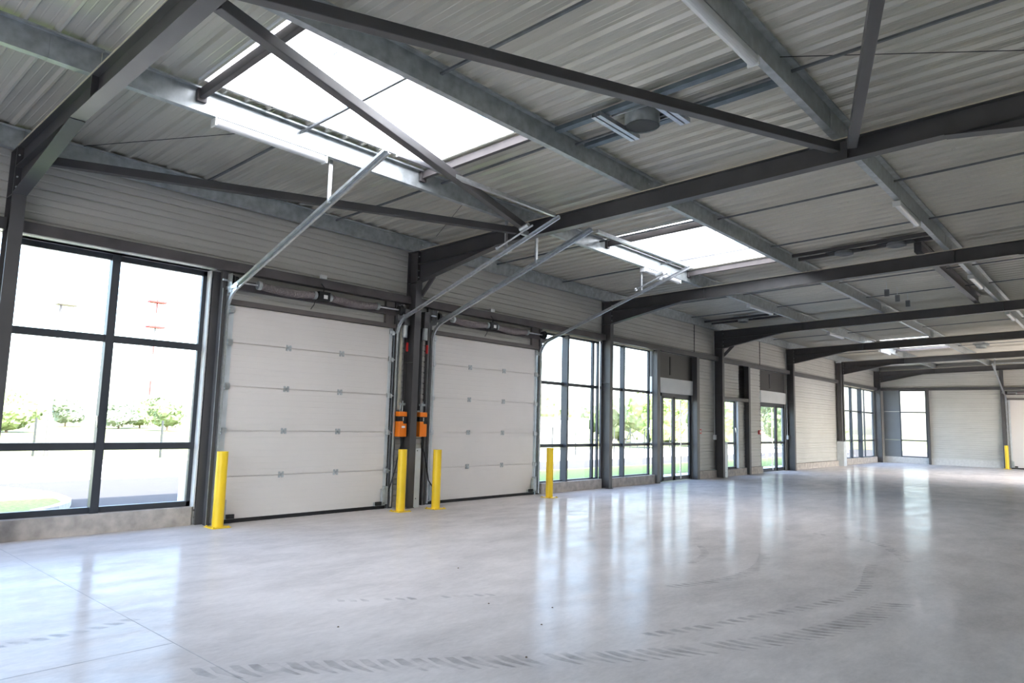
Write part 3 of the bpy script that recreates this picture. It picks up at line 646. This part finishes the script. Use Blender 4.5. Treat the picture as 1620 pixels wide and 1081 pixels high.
        if drop: B().cyl((-.17, yt + s * .02, .25), (-.17, yt + s * .02, 3.42), .003, 5).build('lift_cable', GALV, t)
    # end bar between track tips
    B().sec((tip[0] + .0, y0 + .06, tip[2]), (tip[0] + .0, y1 - .06, tip[2]), [(-.025, -.025), (.025, -.025), (.025, .025), (-.025, .025)]).build('track_tie', GALVB, t)
    B().box(-.27, -.2, y0 - .04, y1 + .04, 3.36, 3.50).build('mounting_channel', STEELW, t)
    # shaft, springs, centre bearing
    sh = B(); sh.cyl((-.1, y0 - .2, 3.45), (-.1, y1 + .12, 3.45), .014, 10); sh.build('torsion_shaft', GALVB, t)
    for (a, b) in ((y0 + .38, y0 + 1.27), (y0 + 1.6, y0 + 2.5)):
        sp = B(); n = 34; pts = []
        for q in range(n * 10 + 1):
            ft = q / (n * 10); an_ = 2 * PI * n * ft; sag = -.035 * math.sin(PI * ft)
            pts.append((-.1 + .052 * math.cos(an_), a + (b - a) * ft, 3.45 + sag + .052 * math.sin(an_)))
        sp.tube(pts, .009, 5); sp.cyl((-.1, a, 3.45), (-.1, b, 3.45), .043, 12); sp.build('torsion_spring', SPRING, t)
        cn = B(); cn.cyl((-.1, a - .05, 3.45), (-.1, a, 3.45), .065, 14); cn.cyl((-.1, b, 3.45), (-.1, b + .05, 3.45), .065, 14); cn.build('spring_cone', BLACK if False else GALV, t)
    cb = B(); yc = y0 + 1.44; cb.box(-.2, -.03, yc - .1, yc + .1, 3.38, 3.52); cb.build('centre_bracket', BLACK, t); B().box(-.03, -.025, yc - .02, yc + .05, 3.41, 3.47).build('label_plate', LABEL, t)
    cbl = B(); cbl.tube([(-.12, yc - .02, 3.66), (-.1, yc + .03, 3.6), (-.09, yc, 3.5)], .008, 6); cbl.tube([(-.1, yc - .13, 3.38), (-.09, yc - .15, 3.3), (-.1, yc - .2, 3.22)], .007, 6); cbl.build('cable', BLACK, t)
    B().box(-.12, -.08, yc - .06, yc + .05, 3.74, 3.80).build('safety_switch', WHITE, t)
    # door surround: brown lintel, cheek posts
    B().box(-.27, -.215, y0 - .04, y1 + .04, 3.135, 3.21).build('lintel', BROWN, t)
    return t
D1 = (-3.36, -.36); D2 = (.60, 3.66)
sd1 = sect_door(D1[0], D1[1], 'left white sectional door with springs and angled tracks')
sd2 = sect_door(D2[0], D2[1], 'second white sectional door, right of the middle column')
# cheek strips each side of the springs
for (yy0, yy1, lb, tt) in ((-.33, -.22, 'x', sd1), (.44, .54, 'x', sd2), (3.72, 3.8, 'x', sd2), (-3.5, -3.43, 'x', sd1)):
    MB().box(-.30, -.22, yy0, yy1, 0, 3.6).build('cheek_post', STEEL, tt)
for (a, b, tt) in ((-.55, -.36, sd1), (3.45, 3.68, sd2)): MB().box(-.27, -.215, a, b, 3.2, 3.6).build('lintel_cheek', BROWN, tt)
# sectional door on the end wall: built in facade frame, turned through a quarter
mirE = lambda p: (5.24 + (p[1] + 3.36), YE - .0 - (p[0] + .25) - .02, p[2])
sect_door(D1[0], D1[1], 'far white sectional door at the right edge, in end wall', mirE)
# operators: orange and black boxes with drives above
for yb, lb, s in ((-.17, 'orange and black door operator left of the middle column', -1), (.3, 'orange and black door operator right of the middle column', 1)):
    t = thing('door_operator', (-.12, yb, 1.22), lb, 'control box'); x0, x1 = -.2, -.08
    MB().box(x0, x1, yb - .085, yb + .085, 1.23, 1.5).build('lower_cover', ORANGE, t, bevel=.01)
    MB().box(x0, x1 - .01, yb - .085, yb + .085, 1.5, 1.585).build('control_panel', BLACK, t, bevel=.006)
    MB().box(x0, x1, yb - .085, yb + .085, 1.585, 1.67).build('upper_cover', ORANGE, t, bevel=.01)
    MB().add([(x1 + .001, yb + .0, 1.46), (x1 + .001, yb + .086, 1.46), (x1 + .001, yb + .086, 1.52), (x1 + .001, yb + .0, 1.52)], [(0, 1, 2, 3)]).build('black_corner', BLACK, t)
    if s < 0: MB().box(x1, x1 + .003, yb - .03, yb + .045, 1.385, 1.42).build('label_plate', LABEL, t)
    bt = MB()
    for q in range(3): bt.cyl((x1 - .01, yb + .0, 1.52 + .022 * q), (x1 + .004, yb + .0, 1.52 + .022 * q), .008, 8)
    bt.build('push_button', LABEL, t)
    MB().cyl((-.14, yb - .03, 1.67), (-.14, yb - .03, 1.8), .012, 8).cyl((-.14, yb + .02, 1.67), (-.14, yb + .02, 1.86), .01, 8).box(-.17, -.1, yb - .05, yb + .05, 1.78, 1.82).build('cable_gland', GALV, t)
    dy = -.03 if s < 0 else .16
    cab = MB(); cab.tube([(-.12, yb + .02 * s, 1.23), (-.11, yb + .0, 1.1), (-.1, yb + s * .06, .95), (-.09, yb + s * .12, .7), (-.1, yb + s * .19, .45), (-.13, yb + s * (.22 if s < 0 else .34), .3)], .011, 8); cab.build('supply_cable', BLACK, t)
    # gearbox high on the wall with release cord
    g = thing('door_drive', (-.14, yb, 3.1), 'dark motor drive above the %s orange operator' % ('left' if s < 0 else 'right'), 'motor')
    MB().box(-.2, -.08, yb - .07, yb + .06, 3.2, 3.5).build('gearbox', STEEL, g, bevel=.01); MB().cyl((-.14, yb, 3.2), (-.14, yb, 2.98), .05, 16).build('motor', GALV, g)
    MB().box(-.16, -.12, yb + .05, yb + .08, 2.74, 2.9).build('release_handle', RED, g, bevel=.008); MB().cyl((-.14, yb + .065, 1.7), (-.14, yb + .065, 3.1), .0035, 5).build('release_cord', FENCE, g)
    MB().box(-.22, -.19, yb - .05, yb - .0, 1.7, 3.2).build('chain_strip', BLACK if s > 0 else TAN, g)

# ------------------------------------------------------------------ yellow bollards
def bollard(x, y, h, lb, r=.075):
    t = thing('bollard', (x, y, 0), lb, 'bollard', 'yellow bollards')
    m = MB(); m.cyl((x, y, .01), (x, y, h), r, 28); m.build('post', YELLOW, t, bevel=.003)
    MB().box(x - .13, x + .13, y - .13, y + .13, 0, .012).build('base_plate', YELLOW, t, bevel=.002)
    b = MB()
    for sx in (-1, 1):
        for sy in (-1, 1): b.cyl((x + sx * .105, y + sy * .105, .012), (x + sx * .105, y + sy * .105, .028), .012, 6)
    b.build('anchor_bolt', YELLOW, t)
bollard(.03, -3.44, 1.03, 'yellow bollard left of the left sectional door, nearest one')
bollard(.22, -.40, 1.03, 'yellow bollard just left of the middle column')
bollard(.30, .32, 1.02, 'yellow bollard just right of the middle column')
bollard(.34, 3.45, 1.02, 'yellow bollard in front of the windows right of doors')
bollard(5.14, YE - .5, 1.05, 'distant yellow bollard by the far end wall door')

# ------------------------------------------------------------------ thin wires in the roof
for p, q, lb in (((-.05, -5.48, 4.79), (2.4, -4.15, 4.80), 'thin cable strung under the deck at upper left'), ((2.43, -1.19, 4.80), (.38, .02, 4.79), 'thin cable between middle rafter and eave purlin'), ((7.2, -1.86, 5.0), (9.5, -.2, 5.0), 'thin cable under the deck at the upper right')):
    tag(MB().tube([p, q], .004, 6).build('cable', BLACK), lb, 'cable')

# ------------------------------------------------------------------ tyre marks on the floor (thin dust prints)
def tyre(pts, w, lb, step=.1, ang=.55, dens=1.0, n=1):
    P_ = [Vector((a, b, 0)) for a, b in pts]; m = MB(); z = .0006
    seg = []; 
    def cr(p0, p1, p2, p3, t): return .5 * ((2 * p1) + (-p0 + p2) * t + (2 * p0 - 5 * p1 + 4 * p2 - p3) * t * t + (-p0 + 3 * p1 - 3 * p2 + p3) * t ** 3)
    C_ = []
    for i in range(len(P_) - 1):
        p0 = P_[max(i - 1, 0)]; p3 = P_[min(i + 2, len(P_) - 1)]
        for q in range(20): C_.append(cr(p0, P_[i], P_[i + 1], p3, q / 20))
    C_.append(P_[-1]); d = 0; nx = 0
    for a, b in zip(C_[:-1], C_[1:]):
        L_ = (b - a).length; dr = (b - a).normalized() if L_ > 1e-6 else Vector((1, 0, 0)); sd_ = Vector((-dr.y, dr.x, 0))
        while nx < d + L_:
            c = a + dr * (nx - d)
            if random.random() < dens:
                for s in ((-1, 1) if n == 2 else (1,)):
                    o = c + sd_ * (s * w * .27 if n == 2 else 0); ww = w * (.45 if n == 2 else .9); e = dr * (ang * ww); th = dr * (step * .3)
                    q0 = o - sd_ * ww / 2 * s; q1 = o + sd_ * ww / 2 * s
                    vs_ = [q0 - th + e * .5, q0 + th * .8 + e * .5, o + th * .9 + e * .15, q1 + th * .4 - e * .6, q1 - th * .5 - e * .6, o - th + e * .05]
                    m.add([(v.x, v.y, z) for v in vs_], [(0, 1, 2, 3, 4, 5)])
            nx += step
        d += L_
    tag(m.build('tyre_mark', MARK), lb, 'tyre mark', 'tyre marks on the floor')
tyre([(7.13, .9), (7.25, .3), (7.38, -.3), (7.42, -.8), (7.32, -1.4), (7.1, -2.2), (6.9, -2.9), (6.7, -3.4)], .13, 'curved tyre tread print, inner arc at lower right', .125)
tyre([(7.80, -.9), (7.67, -2.0), (7.45, -2.74), (7.14, -3.38), (6.88, -3.85), (6.48, -4.39), (6.05, -4.95), (5.6, -5.5), (5.2, -6.1)], .26, 'long curved tyre tread print, outer arc at lower right', .11, .7, .95, 1)
tyre([(6.0, .6), (6.2, 0), (6.3, -.6), (6.27, -1.2), (6.05, -1.9)], .15, 'short curved tyre tread print in the middle distance', .1)
tyre([(3.86, -6.75), (3.87, -6.3), (3.8, -5.9)], .13, 'tyre tread print at the lower left edge', .12)
tyre([(4.23, -4.59), (4.5, -4.3), (4.72, -3.97), (4.95, -3.6), (5.17, -3.24)], .1, 'faint tyre tread print on floor before the left door', .1, .5, .8)
tyre([(5.3, 3.0), (5.9, 2.9), (6.6, 2.8), (7.1, 2.1), (7.4, 1.4)], .14, 'faint tyre tread print farther along the floor', .11, .6, .8)
tyre([(5.2, .5), (5.5, 0), (5.64, -.6)], .1, 'tiny tyre tread print left of the others, mid floor', .1)
for i, (x, y) in enumerate([(5.3, -3.6), (5.75, -3.3), (5.0, -4.9), (6.0, -3.75), (6.4, -4.4), (4.1, -2.8)]):
    tag(MB().cyl((x, y, 0), (x, y, .006), .009, 6, .005).build('pebble', mat('grit', (.14, .10, .07), .9, 0, .2, (20, .2)) if i == 0 else bpy.data.materials['grit']), 'tiny dark crumb of grit on the floor', 'debris', 'crumbs of grit on the floor')

# ------------------------------------------------------------------ outside
t = thing('street_lamp', (-19.5, -.35, -.1), 'tall pale street lamp beyond the leftmost window', 'street lamp')
MB().cyl((-19.5, -.35, -.1), (-19.5, -.35, 5.35), .07, 12, .045).build('pole', STEEL, t); MB().box(-19.75, -19.2, -.5, .15, 5.35, 5.43).build('lamp_head', BROWN, t, bevel=.02)
t = thing('radio_mast', (-102.5, 34.6, -.1), 'distant red and white radio mast beyond the leftmost window', 'mast')
mw = MB(); mr = MB()
for k in range(10):
    z0 = k * 2.1; z1 = z0 + 2.1; (mr if k % 3 == 2 else mw).cyl((-102.5, 34.6, z0), (-102.5, 34.6, z1), .12, 6)
mw.build('pale_section', MASTW, t); mr.build('red_section', MASTR, t)
ar = MB()
for z in (14.5, 18.4): ar.box(-103.2, -101.8, 33.4, 35.8, z, z + .25)
ar.build('antenna_arm', MASTR, t)
FP = [(-19.6, -.72, 'left of the lamp'), (-24.5, 6.9, 'right of leftmost window mullion'), (-17.4, 2.73, 'at right of leftmost window')]
for x, y, lb in FP: tag(MB().box(x - .03, x + .03, y - .03, y + .03, -.1, 1.25).build('fence_post', FENCE), 'thin dark fence post ' + lb, 'fence post', 'fence posts outside')
for k in range(9):
    x, y = -10.6 - k * .55, 15.5 + k * 2.6
    tag(MB().box(x - .025, x + .025, y - .025, y + .025, -.1, 1.35).build('fence_post', FENCE), 'thin dark fence post seen through windows past second door', 'fence post', 'fence posts beyond the second door windows')
tag(MB().bar((-13.2, 28.2, 1.1), (-13.2, 27.2, -.1), .05, .05).bar((-13.2, 28.4, 1.1), (-13.2, 29.4, -.1), .05, .05).build('fence_strut', FENCE), 'pair of slanting fence struts beyond the tall windows', 'fence strut')
tag(MB().cyl((-3.6, -2.36, -.12), (-3.6, -2.36, .68), .085, 20).build('pipe_post', ROOFW), 'pale green-white post outside at right of leftmost window', 'post')
t = thing('warehouse', (-30, 36, -.1), 'long low white building outside beyond the second door windows', 'building')
MB().box(-34, -26, 28, 42, -.1, 1.9).build('wall', ROOFW, t); MB().box(-34.1, -25.9, 27.9, 42.1, 1.9, 2.02).build('roof_edge', GREYP, t); MB().box(-31, -29, 33, 35, 2, 3.2).box(-31, -29.6, 37.5, 39.2, 2, 2.8).build('roof_unit', ROOFW, t)
def tree(x, y, h, r, li, lb, n=900, zb=-.1, lw=.2):
    t = thing('tree', (x, y, zb), lb, 'tree', 'trees outside'); rnd = random.Random(int(x * 10 + y * 7))
    MB().cyl((x, y, zb), (x, y, zb + h * .5), r * .05, 8, r * .03).build('trunk', BARK, t)
    m = MB(); bl = [(rnd.uniform(-.55, .55) * r, rnd.uniform(-.55, .55) * r, h * rnd.uniform(.35, .8), r * rnd.uniform(.3, .5)) for _ in range(12)] + [(0, 0, h * .5, r * .7)]
    from mathutils import noise as mn
    for bx, by, bz, br in bl:
        bm = bmesh.new(); bmesh.ops.create_icosphere(bm, subdivisions=3, radius=1); bm.verts.ensure_lookup_table()
        vv = []
        for v in bm.verts:
            k = br * (1 + .28 * mn.noise(v.co * 2.2 + Vector((bx, by, bz)) * 3) + .16 * mn.noise(v.co * 6 + Vector((bx, by, bz)))); vv.append((x + bx + v.co.x * k, y + by + v.co.y * k, max(zb + .02, zb + bz + v.co.z * k * .85)))
        m.add(vv, [tuple(q.index for q in f.verts) for f in bm.faces]); bm.free()
    for k in range(n):
        bx, by, bz, br = rnd.choice(bl); v = Vector((rnd.gauss(0, 1), rnd.gauss(0, 1), rnd.gauss(0, 1))).normalized() * br * rnd.uniform(.95, 1.25)
        c = Vector((x + bx, y + by, zb + bz)) + Vector((v.x, v.y, v.z * .85))
        if c.z < zb + .1: continue
        a = Vector((rnd.gauss(0, 1), rnd.gauss(0, 1), rnd.gauss(0, 1))).normalized(); b = a.orthogonal().normalized(); s = lw * rnd.uniform(.5, 1.1)
        cc = a.cross(b); m.add([c - b * s, c + cc * s * .5, c + b * s, c - cc * s * .5], [(0, 1, 2, 3)])
    m.build('crown', LEAF[li], t)
tree(-49, 5.0, 2.6, 1.9, 1, 'bright rounded tree at far left through leftmost window')
tree(-70, 14.5, 2.9, 1.7, 2, 'faint small tree just left of the leftmost window mullion')
tree(-63, 17.0, 2.8, 1.8, 2, 'small tree just right of leftmost window mullion')
tree(-65.7, 19.9, 3.0, 1.9, 0, 'rounded tree in middle of the right pane, leftmost window')
tree(-55.4, 18.4, 3.1, 1.7, 0, 'darker rounded tree near the right of leftmost window')
tree(-58, 23.5, 2.2, 1.8, 3, 'bright bush at right edge of leftmost window')
tree(-40, 50, 4.6, 4.4, 1, 'broad pale tree behind the low white building', 1200)
tree(-30, 52, 3.9, 3.4, 0, 'darker tree behind right end of low white building', 1000)
tree(-23, 49, 3.9, 3.2, 1, 'tree seen behind tall windows beside nearer glazed door', 1000)
tree(-16, 37, 3.9, 2.3, 3, 'bright green tree left of the nearer glazed door', 1500)
tree(-15.5, 46, 4.4, 3, 1, 'tall pale tree seen through the nearer glazed door', 1500)
tree(-12, 52, 4.3, 3, 0, 'tall tree seen through the narrow window', 1400)
tree(-13, 62, 4.0, 3, 1, 'tree seen through the farther glazed door', 1400)
tree(-10, 110, 2.6, 2.2, 3, 'small far bush through the last facade windows', 600)
tree(-4.6, 80, 2.4, 1.6, 3, 'small bush through the end wall window', 500)
